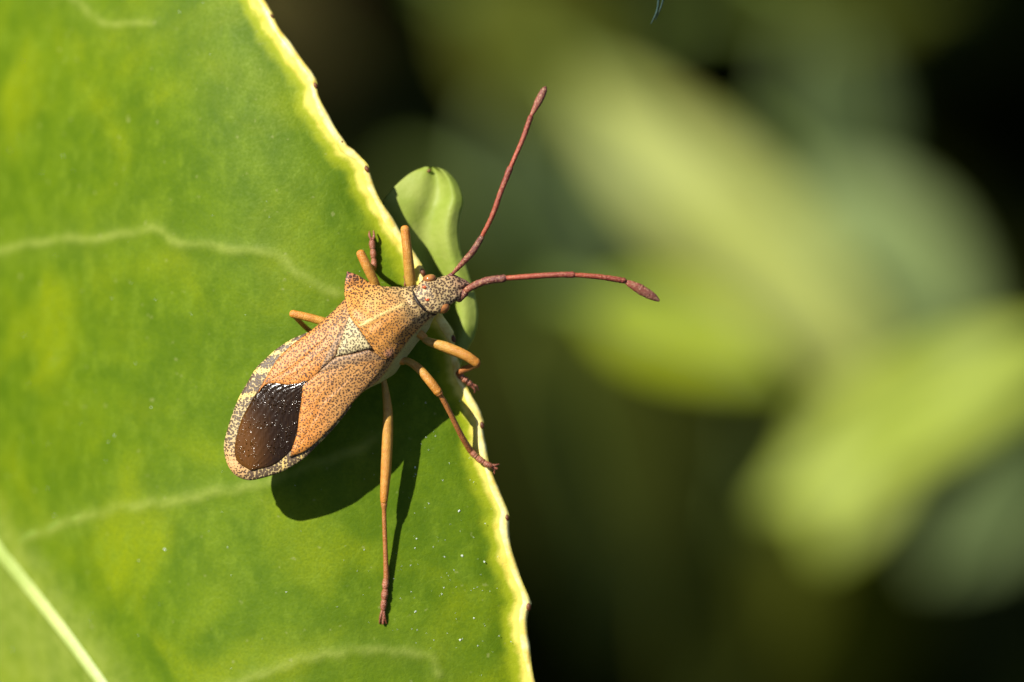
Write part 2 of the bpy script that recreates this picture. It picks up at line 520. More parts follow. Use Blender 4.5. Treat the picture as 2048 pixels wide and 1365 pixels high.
# ------------------------------------------------------------------ young leaf showing behind the margin
Lp = [(820, 800), (790, 700), (765, 600), (750, 500), (752, 440), (768, 400), (793, 370), (822, 346), (850, 334)]
Rp = [(880, 830), (915, 745), (935, 700), (950, 672), (956, 630), (950, 590), (938, 548), (922, 503), (917, 462), (922, 425), (927, 400), (915, 366), (893, 342), (872, 334)]
nu, nvv = 70, 34
l = smooth(Lp, nu); r_ = smooth(Rp, nu)
rows = []
for i in range(nu):
    u = i / (nu - 1)
    for j in range(nvv):
        vv = j / (nvv - 1)
        p = l[i] * (1 - vv) + r_[i] * vv
        c = .52 + .12 * u
        dv = vv - c
        fold = -.5 * math.exp(-(dv / .17) ** 2) * (1 - .5 * u) + (-.12 * max(0, vv - .86) * 5) + .3 * math.exp(-((vv - .86) / .12) ** 2)
        zz = -3.75 - .25 * (1 - vv) + fold - .5 * max(0, u - .8) * 4 - .5 * (1 - u)
        rows.append(at(p[0], p[1], zz))
topv = np.array(rows)
V = np.vstack([topv, topv - (0, 0, .22)])
n0 = len(topv)
F = grid_faces(nu, nvv) + grid_faces(nu, nvv, off=n0, flip=True)
for i in range(nu - 1):
    a = i * nvv; F.append((a, a + n0, a + nvv + n0, a + nvv)[::-1])
    a = i * nvv + nvv - 1; F.append((a, a + nvv, a + nvv + n0, a + n0)[::-1])
for j in range(nvv - 1):
    a = (nu - 1) * nvv + j; F.append((a, a + n0, a + 1 + n0, a + 1))
young = thing('young_leaf', 'small pale green folded leaf tip behind the yellow margin', 'leaf', topv[nvv // 2])
mesh_obj('blade', V, F, M['young'], young)
tp = topv[(nu - 3) * nvv + nvv // 3] + (.0, .0, .04)
V, F = ellipsoid(at(858, 342, tp[2]), (.09, .06, .05), .5, 9, 6)
mesh_obj('brown_tip', V, F, M['tooth'], young)
V, F, t = tube([topv[nvv // 2] - (0, 0, .1), topv[nvv // 2] + (.2, -5, -3), topv[nvv // 2] + (-3, -12, -12), topv[nvv // 2] + (-8, -18, -60), topv[nvv // 2] + (-10, -30, -180), topv[nvv // 2] + (-5, -60, -420)], [.5, .45, .6, 1.0, 1.6, 3.0], n=10)
mesh_obj('stalk', V, F, M['stalk'], young)

# ------------------------------------------------------------------ the insect
OX, OY = 465.0, 930.0
EA = np.array([.794, -.607]); EB = np.array([-.607, -.794])
def ab(p):
    d = np.asarray(p, float) - (OX, OY)
    return d @ EA, d @ EB
LO = [(452, 915), (449, 888), (457, 855), (468, 822), (480, 793), (495, 767), (512, 738), (530, 720), (552, 700), (581, 681), (610, 667), (640, 645), (662, 625), (689, 600), (718, 592), (757, 578), (800, 574), (832, 570)]
RO = [(497, 960), (523, 956), (559, 945), (588, 930), (610, 914), (636, 888), (658, 866), (680, 841), (702, 813), (731, 782), (757, 762), (778, 735), (790, 714), (806, 694), (822, 673), (842, 653), (858, 638), (872, 629)]
la = np.array([ab(p) for p in LO]); ra = np.array([ab(p) for p in RO])
la = la[np.argsort(la[:, 0])]; ra = ra[np.argsort(ra[:, 0])]
A_TAIL = -20.0
def bL(a): return np.interp(a, np.r_[A_TAIL, la[:, 0]], np.r_[8, la[:, 1]])
def bR(a): return np.interp(a, np.r_[A_TAIL, ra[:, 0]], np.r_[-2, ra[:, 1]])
A_C = [-20, 40, 120, 220, 290, 330, 370, 410, 450, 490, 530, 560, 600]
Z_C = [-.75, -.55, -.32, -.12, .02, .16, .36, .36, .18, -.12, -.42, -.55, -.9]
DROP = [.08, .10, .14, .22, .34, .48, .62, .72, .72, .66, .5, .4, .3]
ROLL = .17
def zd(p):
    p = np.asarray(p, float)
    d = p - (OX, OY)
    a = d @ EA; b = d @ EB
    L, R = bL(a), bR(a)
    c, w_ = (L + R) / 2, np.maximum((L - R) / 2, 6)
    t = np.clip((b - c) / w_, -1.25, 1.25)
    return np.interp(a, A_C, Z_C) - np.interp(a, A_C, DROP) * np.abs(t) ** 2.1 - ROLL * (b - c) * PX

def at_arr(p, z):
    f = (D - z) / D
    return np.stack([(p[..., 0] - 1024) * PX * f, (682.5 - p[..., 1]) * PX * f, z], -1)

bug_base = on_leaf(700, 760)
bug = thing('bug', 'orange-brown speckled squash bug with long red antennae on the leaf margin', 'insect', bug_base)

CREAM = np.array([.55, .43, .17]); ORANGE = np.array([.52, .20, .032]); TAN = np.array([.42, .22, .06]); GREY = np.array([.30, .20, .10])
PALEG = np.array([.42, .40, .16])

# trunk: one continuous shell from tail tip to neck, flat above, keeled below
ns, nc = 90, 40
Aa = np.concatenate([np.linspace(-6, 30, 20), np.linspace(34, 512, ns - 20)])
body, bc_ = [], []
for a in Aa:
    L, R = bL(a), bR(a)
    e = sstep(-22, 15, a)
    c, w_ = (L + R) / 2, max((L - R) / 2 - 1.0 - 9 * sstep(330, 200, a), 2.0)
    depth = np.interp(a, [-20, 0, 60, 150, 260, 380, 440, 500, 520], [.25, .6, 1.1, 1.5, 1.75, 1.95, 1.7, 1.25, 1.0])
    for k in range(nc):
        th = 2 * math.pi * k / nc
        t = math.cos(th); s_ = math.sin(th)
        if s_ >= 0:
            b = c + w_ * t
            p = np.array([OX, OY]) + a * EA + b * EB
            zz = float(zd(p)) - .06
            cl = TAN
        else:
            ven = abs(s_)
            tho = sstep(270, 380, a) * sstep(530, 470, a)
            b = c + w_ * math.copysign(abs(t) ** (.8 - .58 * tho), t) * (1 - .04 * ven) - ven * depth * (5 + 15 * tho)
            p = np.array([OX, OY]) + a * EA + b * EB
            pe = np.array([OX, OY]) + a * EA + (c + w_ * t) * EB
            zz = float(zd(pe)) - .06 - depth * ven ** .7 * (1.0 if t < 0 else .9)
            cl = PALEG
        body.append(at_arr(p, zz)); bc_.append(cl)
V = np.array(body); F = grid_faces(len(Aa), nc, wrap=True)
F.append(tuple(range(nc))[::-1]); F.append(tuple(range((len(Aa) - 1) * nc, len(Aa) * nc)))
mesh_obj('body', V, F, M['cut'], bug, attrs={'Col': np.array(bc_), 'pun': np.where(np.array(bc_)[:, 2] > .12, .10, .4)})

def patch(name, A, B, nu, nv, off, thick, colour, pun, bulge=0.0, edge=.05, parent=None, mat=None, zf=None, wig=None, suture=0.0):
    """plate ruled between two outlines, lying on the back, with rounded rims"""
    A = smooth(A, nu); B = smooth(B, nu)
    vv = np.linspace(0, 1, nv)
    P = A[:, None] * (1 - vv)[None, :, None] + B[:, None] * vv[None, :, None]
    Z = (zf or zd)(P) + off + bulge * (4 * vv * (1 - vv))[None]
    # round the rims down
    du_ = np.linspace(0, 1, nu)
    wpx = np.linalg.norm(A - B, axis=1)[:, None] + 1e-3
    lpx = max(np.linalg.norm(np.diff((A + B) / 2, axis=0), axis=1).sum(), 1)
    dist = np.minimum(np.minimum(vv[None] * wpx, (1 - vv)[None] * wpx), np.minimum(du_, 1 - du_)[:, None] * lpx)
    Z = Z - edge * np.exp(-(dist / 3.0))
    if wig is not None:
        Z = Z + wig(P, vv[None], du_[:, None])
    top = at_arr(P, Z).reshape(-1, 3)
    n0 = len(top)
    V = np.vstack([top, top - (0, 0, thick)])
    F = grid_faces(nu, nv) + grid_faces(nu, nv, off=n0, flip=True)
    for i in range(nu - 1):
        a = i * nv; F.append((a, a + n0, a + nv + n0, a + nv)[::-1])
        a = i * nv + nv - 1; F.append((a, a + nv, a + nv + n0, a + n0)[::-1])
    for j in range(nv - 1):
        a = j; F.append((a, a + 1, a + 1 + n0, a + n0))
        a = (nu - 1) * nv + j; F.append((a, a + n0, a + 1 + n0, a + 1))
    # wind the faces so that the top looks at the camera
    q = F[len(F) // 4]
    nz = np.cross(top[nv] - top[0], top[1] - top[0]) if wpx[0] > .5 else np.cross(top[(nu // 2 + 1) * nv] - top[nu // 2 * nv], top[nu // 2 * nv + 1] - top[nu // 2 * nv])
    if nz[2] > 0:
        F = [f[::-1] for f in F]
    C = colour(P, vv[None] + 0 * du_[:, None], du_[:, None] + 0 * vv[None])
    if suture:
        C = lerp(C, np.array([.07, .035, .022]), suture * np.exp(-(dist / 1.5) ** 2))
    C = C.reshape(-1, 3)
    Pn = (pun(P, vv[None] + 0 * du_[:, None], du_[:, None] + 0 * vv[None]) if callable(pun) else np.full(P.shape[:2], pun)).reshape(-1)
    return mesh_obj(name, V, F, mat or M['cut'], parent or bug, attrs={'Col': np.vstack([C, C]), 'pun': np.r_[Pn, Pn]})

def lerp(a, b, t):
    return a + (b - a) * np.asarray(t)[..., None]

# banded rim of the abdomen (connexivum), round the tail from one side to the other
CO = [(612, 666), (581, 680), (552, 699), (530, 719), (511, 738), (494, 767), (479, 793), (467, 822), (456, 855), (448, 888), (450, 914), (459, 937), (474, 953), (497, 961), (523, 957), (559, 946), (588, 931), (611, 915), (637, 889), (659, 867), (681, 841), (704, 812)]
CI = [(640, 662), (600, 690), (575, 716), (552, 745), (536, 770), (520, 796), (508, 820), (496, 844), (486, 868), (480, 888), (481, 903), (486, 915), (495, 923), (510, 928), (527, 926), (550, 916), (572, 904), (592, 888), (615, 868), (640, 846), (664, 822), (694, 798)]
PALE = [(548, 706), (515, 742), (487, 792), (565, 940), (604, 908), (640, 880), (585, 684)]
def bar(P, u, q):
    uq = u.reshape(-1)[np.argmin(np.linalg.norm(P - q, axis=-1))]
    return np.exp(-((u - uq + .006 * np.sin(v_wave * P[..., 0])) / .0105) ** 4)
v_wave = .5
def con_col(P, v, u):
    c = np.broadcast_to(np.array([.40, .31, .14]), P.shape[:2] + (3,)).copy()
    tail = np.exp(-(np.linalg.norm(P - (468, 930), axis=-1) / 32) ** 2)
    c = lerp(c, np.array([.60, .30, .11]), tail * .75)
    for q in PALE:
        k = bar(P, u, q)
        c = lerp(c, np.array([.62, .45, .13]), k * .95)
    return c
def con_pun(P, v, u):
    k = np.full(P.shape[:2], 1.12)
    for q in PALE:
        k *= 1 - .95 * bar(P, u, q)
    k *= 1 - .85 * np.exp(-(np.linalg.norm(P - (464, 928), axis=-1) / 24) ** 2)
    k *= np.where(P[..., 0] < 500, np.where(P[..., 1] > 800, .72, 1), 1)
    return k
patch('connexivum', CO, CI, 160, 10, -.04, .14, con_col, con_pun, edge=.05)

# forewings: leathery corium each, then the overlapping dark membrane
def wing_col(P, v, u):
    c = np.broadcast_to(ORANGE, P.shape[:2] + (3,)).copy()
    c = lerp(c, np.array([.40, .215, .07]), sstep(600, 690, P[..., 0]) * .8)
    c = lerp(c, np.array([.52, .21, .06]), sstep(620, 520, P[..., 0]) * .5)
    return c
def wing_pun(P, v, u):
    a = (P - (OX, OY)) @ EA
    return np.clip(.43 + .14 * sstep(150, 320, a), 0, 1)
def wing_wig(P, v, u):
    k = np.sin(np.pi * np.clip(u, 0, 1))
    return k * (.017 * np.exp(-((v - .35 - .1 * u) / .03) ** 2) + .014 * np.exp(-((v - .68 + .12 * u) / .03) ** 2) - .02 * np.exp(-((v - .5) / .12) ** 2)) + .008 * np.sin(P[..., 0] * .21) * np.sin(P[..., 1] * .27)
WLo = [(690, 598), (662, 627), (636, 650), (606, 673), (578, 695), (556, 717), (540, 742), (527, 764), (515, 786)]
WLi = [(704, 640), (690, 672), (672, 710), (652, 730), (626, 755), (606, 769), (576, 771), (546, 768), (529, 773), (517, 787)]
fw = patch('forewing', WLo, WLi, 90, 36, .065, .09, wing_col, wing_pun, .03, suture=.6, wig=wing_wig)
WRo = [(778, 722), (755, 752), (728, 782), (700, 812), (676, 842), (655, 864), (632, 886), (608, 904), (580, 915)]
WRi = [(728, 702), (705, 709), (672, 714), (640, 742), (618, 760), (605, 773), (603, 800), (598, 832), (594, 866), (583, 900)]
fw2 = patch('forewing', WRo, WRi, 90, 40, .085, .10, wing_col, wing_pun, .04, suture=.6, wig=wing_wig)
# clavus strips beside the scutellum
def clav_col(P, v, u):
    return np.broadcast_to(np.array([.30, .175, .075]), P.shape[:2] + (3,)).copy()
patch('clavus', [(706, 640), (694, 664), (678, 698), (671, 713)], [(696, 632), (676, 662), (652, 706), (640, 738)], 40, 10, .10, .08, clav_col, .62, .015, parent=fw, suture=.7)
patch('clavus', [(736, 700), (712, 706), (690, 710), (673, 713)], [(776, 720), (735, 730), (690, 738), (634, 746)], 40, 10, .115, .08, clav_col, .60, .015, parent=fw2, suture=.7)

Mo = [(618, 758), (580, 758), (550, 757), (530, 764), (513, 785), (500, 806), (482, 841), (472, 877), (469, 905), (477, 926), (499, 941)]
Mi = [(620, 762), (616, 780), (615, 792), (612, 806), (608, 824), (604, 842), (600, 866), (591, 888), (574, 910), (547, 931), (505, 942)]
def mem_col(P, v, u):
    k = sstep(560, 470, P[..., 0]) * sstep(770, 915, P[..., 1])
    k = np.clip(k * 1.3 + .25 * np.exp(-((P[..., 0] - 486) / 14) ** 2), 0, 1)
    return np.repeat(k[..., None], 3, -1)
def mem_wig(P, v, u):
    return .004 * np.sin(v * 60 + u * 9) + .03 * np.sin(v * 3.1) + .003 * rng.standard_normal(P.shape[:2])
patch('wing_membrane', Mo, Mi, 80, 60, .005, .05, mem_col, 0.0, .03, edge=.05, mat=M['membrane'], wig=mem_wig, parent=fw)

# scutellum
def scu_col(P, v, u):
    return np.broadcast_to(np.array([.46, .39, .20]), P.shape[:2] + (3,)).copy()
patch('scutellum', [(698, 630), (688, 658), (679, 688), (671, 713)], [(744, 697), (718, 703), (694, 709), (672, 714)], 40, 24, .135, .10, scu_col, .58, .03, edge=.06, suture=.75)

# pronotum: front collar to rear margin, horned shoulders
PF = [(830, 571), (827, 580), (828, 590), (835, 604), (847, 618), (860, 626), (873, 630)]
PB = [(694, 543), (689, 572), (690, 597), (700, 634), (722, 664), (744, 694), (764, 716), (788, 719)]
PFs, PBs = smooth(PF, 60), smooth(PB, 60)
Ls = smooth([(830, 571), (810, 574), (786, 574), (757, 571.5), (738, 564), (716, 551), (694, 543)], 70)
Rs = smooth([(873, 630), (857, 639), (842, 653), (822, 673), (804, 695), (794, 710), (788, 719)], 70)
def coons(n, m):
    u = np.linspace(0, 1, n); v = np.linspace(0, 1, m)
    F0, B0 = resample(PFs, m), resample(PBs, m)
    L0, R0 = resample(Ls, n), resample(Rs, n)
    U, W_ = u[:, None, None], v[None, :, None]
    return (F0[None] * (1 - U) + B0[None] * U + L0[:, None] * (1 - W_) + R0[:, None] * W_
            - ((1 - U) * (1 - W_) * F0[0] + U * (1 - W_) * B0[0] + (1 - U) * W_ * F0[-1] + U * W_ * B0[-1])), u, v
n, m = 70, 60
P, u, v = coons(n, m)
Z = zd(P) + .16
spd = np.linalg.norm(P - (697, 548), axis=-1)
Z += .28 * np.exp(-(spd / 45) ** 2)                       # raised shoulder horn
Z += .10 * np.exp(-(np.linalg.norm(P - (782, 712), axis=-1) / 16) ** 2)
Z += .05 * np.exp(-(seg_dist(P.reshape(-1, 2), np.array([(725., 650), (763, 629), (810, 606)])).reshape(n, m) / 5) ** 2)
Z -= .10 * np.exp(-(seg_dist(P.reshape(-1, 2), np.array([(800., 578), (812, 604), (838, 640)])).reshape(n, m) / 7) ** 2)
Z += .07 * np.exp(-(seg_dist(P.reshape(-1, 2), np.array([(706., 640), (735, 672), (762, 712)])).reshape(n, m) / 5) ** 2)
Z += .025 * np.sin(P[..., 0] * .13) * np.sin(P[..., 1] * .17)
dist = np.minimum(np.minimum(v[None] * 120, (1 - v)[None] * 120), np.minimum(u, 1 - u)[:, None] * 110)
Z -= .08 * np.exp(-dist / 3)
topv = at_arr(P, Z).reshape(-1, 3)
n0 = len(topv)
V = np.vstack([topv, topv - (0, 0, .16)])
F = grid_faces(n, m, flip=True) + grid_faces(n, m, off=n0)
for i in range(n - 1):
    a = i * m; F.append((a, a + n0, a + m + n0, a + m))
    a = i * m + m - 1; F.append((a, a + m, a + m + n0, a + n0))
for j in range(m - 1):
    a = j; F.append((a, a + 1, a + 1 + n0, a + n0)[::-1])
    a = (n - 1) * m + j; F.append((a, a + n0, a + 1 + n0, a + 1)[::-1])
if np.cross(topv[1] - topv[0], topv[m] - topv[0])[2] > 0:
    F = [f[::-1] for f in F]
aa = (P - (OX, OY)) @ EA
C = np.broadcast_to(np.array([.50, .225, .045]), P.shape[:2] + (3,)).copy()
C = lerp(C, np.array([.42, .31, .14]), sstep(420, 500, aa))
dml = seg_dist(P.reshape(-1, 2), np.array([(724., 651), (763, 629), (806, 609)])).reshape(n, m)
C = lerp(C, np.array([.62, .46, .17]), np.exp(-(dml / 4) ** 2) * .9)
C = lerp(C, np.array([.52, .36, .13]), np.exp(-(np.linalg.norm(P - (745, 600), axis=-1) / 22) ** 2) * .6)
C = lerp(C, np.array([.36, .13, .12]), np.exp(-(spd / 14) ** 2) * .8)
C = lerp(C, np.array([.22, .10, .10]), np.exp(-(np.linalg.norm(P - (778, 708), axis=-1) / 9) ** 2) * .7)
pn = .46 + .22 * sstep(430, 520, aa) + .18 * np.exp(-(spd / 30) ** 2)
pn *= 1 - .85 * np.exp(-(dml / 3) ** 2)
pn += .3 * np.exp(-(np.minimum(v, 1 - v)[None] * 120 / 8))
C = lerp(C, np.array([.03, .015, .012]), np.exp(-(u[:, None] * 110 / 3.2) ** 2) + 0 * v[None])
C = C.reshape(-1, 3); pn = np.clip(pn, 0, 1).reshape(-1)
mesh_obj('pronotum', V, F, M['cut'], bug, attrs={'Col': np.vstack([C, C]), 'pun': np.r_[pn, pn]})

# dark seam where the head meets the collar
pf = smooth(PF, 30)
V, F, t = tube(at_arr(pf, zd(pf) + .27), np.interp(np.linspace(0, 1, 30), [0, .15, .6, 1], [.02, .045, .05, .02]), n=8, samples=40)
mesh_obj('collar_seam', V, F, mat_simple('seam_black', (.012, .009, .008), (.03, .02, .015), 8, .5), bug)

# head: closed loft from the neck to the blunt snout
HL = [(820, 584), (832, 574), (845, 560), (858, 556), (874, 556), (892, 551), (906, 549), (920, 555), (932, 561), (939, 566)]
HR = [(848, 628), (862, 627), (874, 627), (886, 622), (897, 612), (907, 605), (918, 599), (930, 588), (938, 578), (941, 570)]
hl, hr = smooth(HL, 40), smooth(HR, 40)
hv, hc = [], []
for i in range(40):
    u = i / 39
    c, w2 = (hl[i] + hr[i]) / 2, (hl[i] - hr[i]) / 2
    zc = np.interp(u, [0, .3, .6, .85, 1], [-.30, -.22, -.40, -.62, -.85])
    hh = np.interp(u, [0, .3, .7, 1], [.32, .36, .30, .14])
    low = np.interp(u, [0, .3, .7, 1], [1.0, 1.15, .9, .3])
    for k in range(32):
        th = 2 * math.pi * k / 32
        t, s_ = math.cos(th), math.sin(th)
        p = c + w2 * t
        zz = zc - .16 * t * np.linalg.norm(w2) * PX
        if s_ > 0:
            zz += hh * s_ ** .8 + .07 * math.exp(-((t - .0) / .22) ** 2) * sstep(.45, .8, u) - .05 * math.exp(-((abs(t) - .35) / .15) ** 2) * sstep(.4, .7, u)
        else:
            zz += low * s_
            p = p + (-EB) * 8 * abs(s_)
        hv.append(at_arr(p, zz))
        base = lerp(np.array([.40, .29, .135]), np.array([.32, .17, .11]), sstep(.5, .95, u)) if s_ > -.1 else PALEG
        hc.append(base * (1 - .12 * math.sin(i * 1.3 + k)) if s_ > 0 else base)
F = grid_faces(40, 32, wrap=True)
F.append(tuple(range(32))[::-1]); F.append(tuple(range(39 * 32, 40 * 32)))
hc = np.array(hc)
head = mesh_obj('head', hv, F, M['cut'], bug, attrs={'Col': hc, 'pun': np.where(np.array(hv)[:, 2] > -.6, np.where(np.array(hv)[:, 2] > -9, .75, .35), .3)})
for (ex, ey, ez, rx, ry, rot) in [(859, 558, -.29, .28, .18, 12), (886, 616, -.17, .28, .23, 25)]:
    V, F = ellipsoid(at(ex, ey, ez), (rx, ry, .26), math.radians(rot), 24, 16)
    mesh_obj('eye', V, F, M['eye'], head)
for (ex, ey, ez) in [(849, 575, .02), (855, 600, .10)]:
    V, F = ellipsoid(at(ex, ey, ez), (.10, .07, .06), math.radians(-15), 12, 8)
    mesh_obj('ocellus', V, F, M['ocellus'], head)

def limb(name, pts, rad, mat, parent, flat=1.0, n=14, bump=.0, samples=None):
    P3 = [at(*p) for p in pts]
    V, F, t = tube(P3, np.array(rad) * PX, n=n, flat=flat, bump=bump, samples=samples)
    return mesh_obj(name, V, F, mat, parent, attrs={'t': t})

def antenna(base, segs, root):
    a = limb('antenna', base[0], base[1], M['ant1'], bug, bump=.04)
    for pts, rad, mat, fl in segs:
        limb('antenna_segment', pts, rad, mat, a, flat=fl, bump=.07, samples=60)
    return a
antenna(([(897, 556, -.5), (904, 550, -.45)], [6, 5]), [
    ([(906, 547, -.42), (922, 530, -.25), (945, 504, -.05), (963, 475, .05)], [3.4, 5.2, 6.6, 5.6], M['ant1'], 1),
    ([(964, 473, .05), (985, 431, .25), (1001, 386, .35), (1020, 337, .4)], [4.0, 5.2, 5.2, 6.2], M['ant'], 1),
    ([(1021, 335, .4), (1045, 280, .3), (1061, 235, .2)], [4.2, 4.8, 5.6], M['ant'], 1),
    ([(1062.5, 231, .2), (1070, 217, .15), (1079, 199, .1), (1088, 181, .05), (1091, 175, 0)], [3.2, 5.8, 7.8, 6.2, 2.6], M['club'], .8)], bug)
antenna(([(917, 598, -.5), (930, 586, -.4)], [8, 7.5]), [
    ([(928, 586, -.42), (942, 575, -.2), (970, 563, 0), (1008, 557, .05)], [5.5, 7, 7.6, 7.6], M['ant1'], 1),
    ([(1009, 557, .05), (1070, 552.5, .1), (1119, 550, .1), (1146, 550, .05)], [5.0, 5.6, 5.6, 6.6], M['ant'], 1),
    ([(1147, 550, .05), (1197, 554, -.1), (1248, 561.5, -.3)], [4.6, 5.4, 5.8], M['ant'], 1),
    ([(1250, 563, -.3), (1262, 569, -.35), (1284, 581, -.45), (1306, 594, -.55), (1317, 601, -.6)], [3.5, 7.5, 10, 7.5, 3], M['club'], .5)], bug)

def leg(coxa, femur, tibia, tarsus, claws):
    lg = limb('leg', coxa[0], coxa[1], M['leg'], bug)
    limb('femur', femur[0], femur[1], M['leg'], lg, n=16, bump=.012, samples=40)
    k0 = np.array(tibia[0][0], float); k1 = np.array(tibia[0][1], float)
    tp_ = [tuple(k0), tuple(k0 + (k1 - k0) * .16), tuple(k0 + (k1 - k0) * .4)] + list(tibia[0][1:])
    tr_ = [tibia[1][0] * .92, tibia[1][0] * 1.02, tibia[1][1] * .98] + list(tibia[1][1:])
    limb('tibia', tp_, tr_, M['tibia'], lg, n=12, bump=.02, samples=60)
    parts = []
    q_ = smooth(np.c_[np.array([at(*p) for p in tarsus[0]]), np.array(tarsus[1]) * PX], 31)
    w_ = 1 + .22 * np.sin(np.linspace(0, 3 * math.pi, 31)) ** 2 - .22 * (np.abs(np.linspace(0, 3, 31) % 1 - .02) < .06)
    V, F, t = tube(q_[:, :3], q_[:, 3] * w_, n=10, bump=.06, samples=60)
    T = [t]; parts.append((V, F))
    for c in claws:
        V, F, t = tube([at(*p) for p in c], np.array([3.2, 2.6, 1.4][:len(c)]) * PX, n=7)
        parts.append((V, F)); T.append(t * 0 + 1)
    V, F = join(parts)
    mesh_obj('tarsus', V, F, M['tarsus'], lg, attrs={'t': np.concatenate(T)})

zl = lambda x, y, d=.1: float(on_leaf(x, y)[2]) + d
# hind, away from the head on the shaded flank
leg(([(752, 742, -1.3), (768, 756, -1.35)], [10, 7.5]),
    ([(766, 757, -1.35), (770, 775, -1.38), (776, 832, -1.4), (773, 922, -1.6), (769, 985, -1.75), (768, 1003, -1.8)], [5.5, 6.5, 10, 11, 8.8, 7.5]),
    ([(768, 1003, -1.8), (769, 1050, -2.0), (771, 1104, -2.2), (773, 1157, zl(773, 1157, .14))], [6.5, 4.6, 4.8, 6.0]),
    ([(772, 1157, zl(772, 1157, .14)), (769, 1195, zl(769, 1195, .12)), (766, 1222, zl(766, 1222, .12))], [5.6, 6.2, 5]),
    [[(766, 1218, zl(766, 1218, .13)), (761, 1234, zl(761, 1234, .12)), (759, 1247, zl(759, 1247, .04))], [(767, 1218, zl(767, 1218, .13)), (769, 1234, zl(769, 1234, .12)), (773, 1247, zl(773, 1247, .04))],
     [(768, 1218, zl(768, 1218, .13)), (766, 1248, zl(766, 1248, .1))]])
# middle, foot on the margin
leg(([(785, 715, -1.3), (806, 722, -1.3)], [12, 9]),
    ([(804, 721, -1.3), (818, 724, -1.2), (838, 738, -1.05), (860, 763, -.95), (876, 784, -1.0)], [6.5, 7.5, 8.8, 9.5, 9]),
    ([(877, 785, -1.0), (888, 803, -1.2), (902, 830, -1.5), (923, 872, -2.0), (941, 902, zl(941, 902, .16))], [8, 5.5, 5.4, 6.0, 6.6]),
    ([(941, 902, zl(941, 902, .16)), (956, 917, zl(956, 917, .17)), (974, 929, zl(974, 929, .2)), (984, 933, zl(984, 933, .2))], [5.6, 5.6, 5.4, 5]),
    [[(980, 931, -2.45), (990, 931, -2.42), (998, 929, -2.5)], [(980, 933, -2.45), (988, 939, -2.5), (989, 948, -2.6)], [(982, 932, -2.45), (994, 938, -2.45)]])
# fore, folded over the margin
leg(([(832, 662, -1.1), (848, 675, -1.2)], [10, 8]),
    ([(846, 674, -1.2), (856, 683, -1.15), (892, 695, -1.0), (930, 711, -.95), (953, 726, -1.05)], [6, 8, 11, 10.5, 9.5]),
    ([(954, 728, -1.1), (940, 735, -1.7), (925, 741, -2.1), (917, 748, zl(917, 748, .2))], [8, 6.8, 6.8, 6.5]),
    ([(917, 749, zl(917, 749, .2)), (930, 760, -2.45), (944, 771, -2.55)], [5.6, 6, 5]),
    [[(942, 769, -2.5), (953, 773, -2.55), (957, 781, -2.7)], [(942, 771, -2.5), (950, 780, -2.6), (949, 786, -2.75)]])
# fore of the other side, raised over the margin
leg(([(825, 590, -1.2), (822, 572, -1.1)], [10, 9]),
    ([(823, 574, -1.1), (820, 555, -.9), (815, 505, -.55), (810, 458, -.45)], [9, 11.2, 9.8, 9]),
    ([(810, 461, -.55), (812, 480, -1.1), (815, 505, -1.8), (818, 530, -2.3)], [8, 6, 5.5, 6]),
    ([(818, 530, -2.32), (815, 548, -2.4), (812, 560, -2.42)], [5.5, 5.5, 5]),
    [[(812, 560, -2.42), (810, 572, -2.5)], [(813, 560, -2.42), (815, 572, -2.5)]])
# middle of the other side, behind the shoulder horn
leg(([(765, 595, -1.3), (755, 578, -1.2)], [10, 9]),
    ([(757, 580, -1.2), (746, 558, -1.0), (733, 532, -.8), (721, 507, -.75)], [7, 9.5, 9.8, 9]),
    ([(720, 508, -.85), (728, 520, -1.5), (740, 532, -2.1), (748, 537, zl(748, 537, .16))], [7.5, 5.5, 5.2, 5.5]),
    ([(748, 537, zl(748, 537, .16)), (747, 515, zl(747, 515, .15)), (745, 495, zl(745, 495, .15)), (744, 480, zl(744, 480, .14))], [5.5, 5.2, 5.6, 5.0]),
    [[(744, 482, -2.5), (739, 472, -2.5), (739, 463, -2.6)], [(745, 482, -2.5), (748, 472, -2.5), (747, 462, -2.6)]])
# hind of the other side, mostly under the wing
leg(([(700, 665, -1.4), (680, 655, -1.4)], [10, 9]),
    ([(682, 656, -1.4), (655, 646, -1.35), (620, 636, -1.3), (585, 628, -1.3)], [8, 8.5, 8.5, 8]),
    ([(584, 628, -1.35), (598, 642, -1.8), (612, 656, -2.3), (632, 672, -2.7)], [6.5, 5, 5, 5.5]),
    ([(632, 672, -2.68), (645, 690, -2.75), (655, 700, -2.75)], [5, 5, 4.5]),
    [[(655, 700, -2.75), (660, 708, -2.8)], [(655, 700, -2.75), (664, 704, -2.8)]])

# ------------------------------------------------------------------ a wisp of thread at the top
th_base = at(1312, -60, 1.0)
V, F = join([tube([at(1322, -60, 1.0), at(1318, -10, 1.0), at(1314, 22, .9), at(1302, 48, .8)], np.array([2.2, 2.4, 2.2, .8]) * PX, n=7)[:2],
             tube([at(1330, -60, 1.0), at(1327, -8, 1.0), at(1322, 14, .9), at(1311, 40, .8)], np.array([1.5, 1.8, 1.6, .6]) * PX, n=7)[:2]])
th = mesh_obj('thread', V, F, M['thread'], base=th_base)
th['label'] = 'dark teal thread end hanging above the paired antennae'
th['category'] = 'thread'

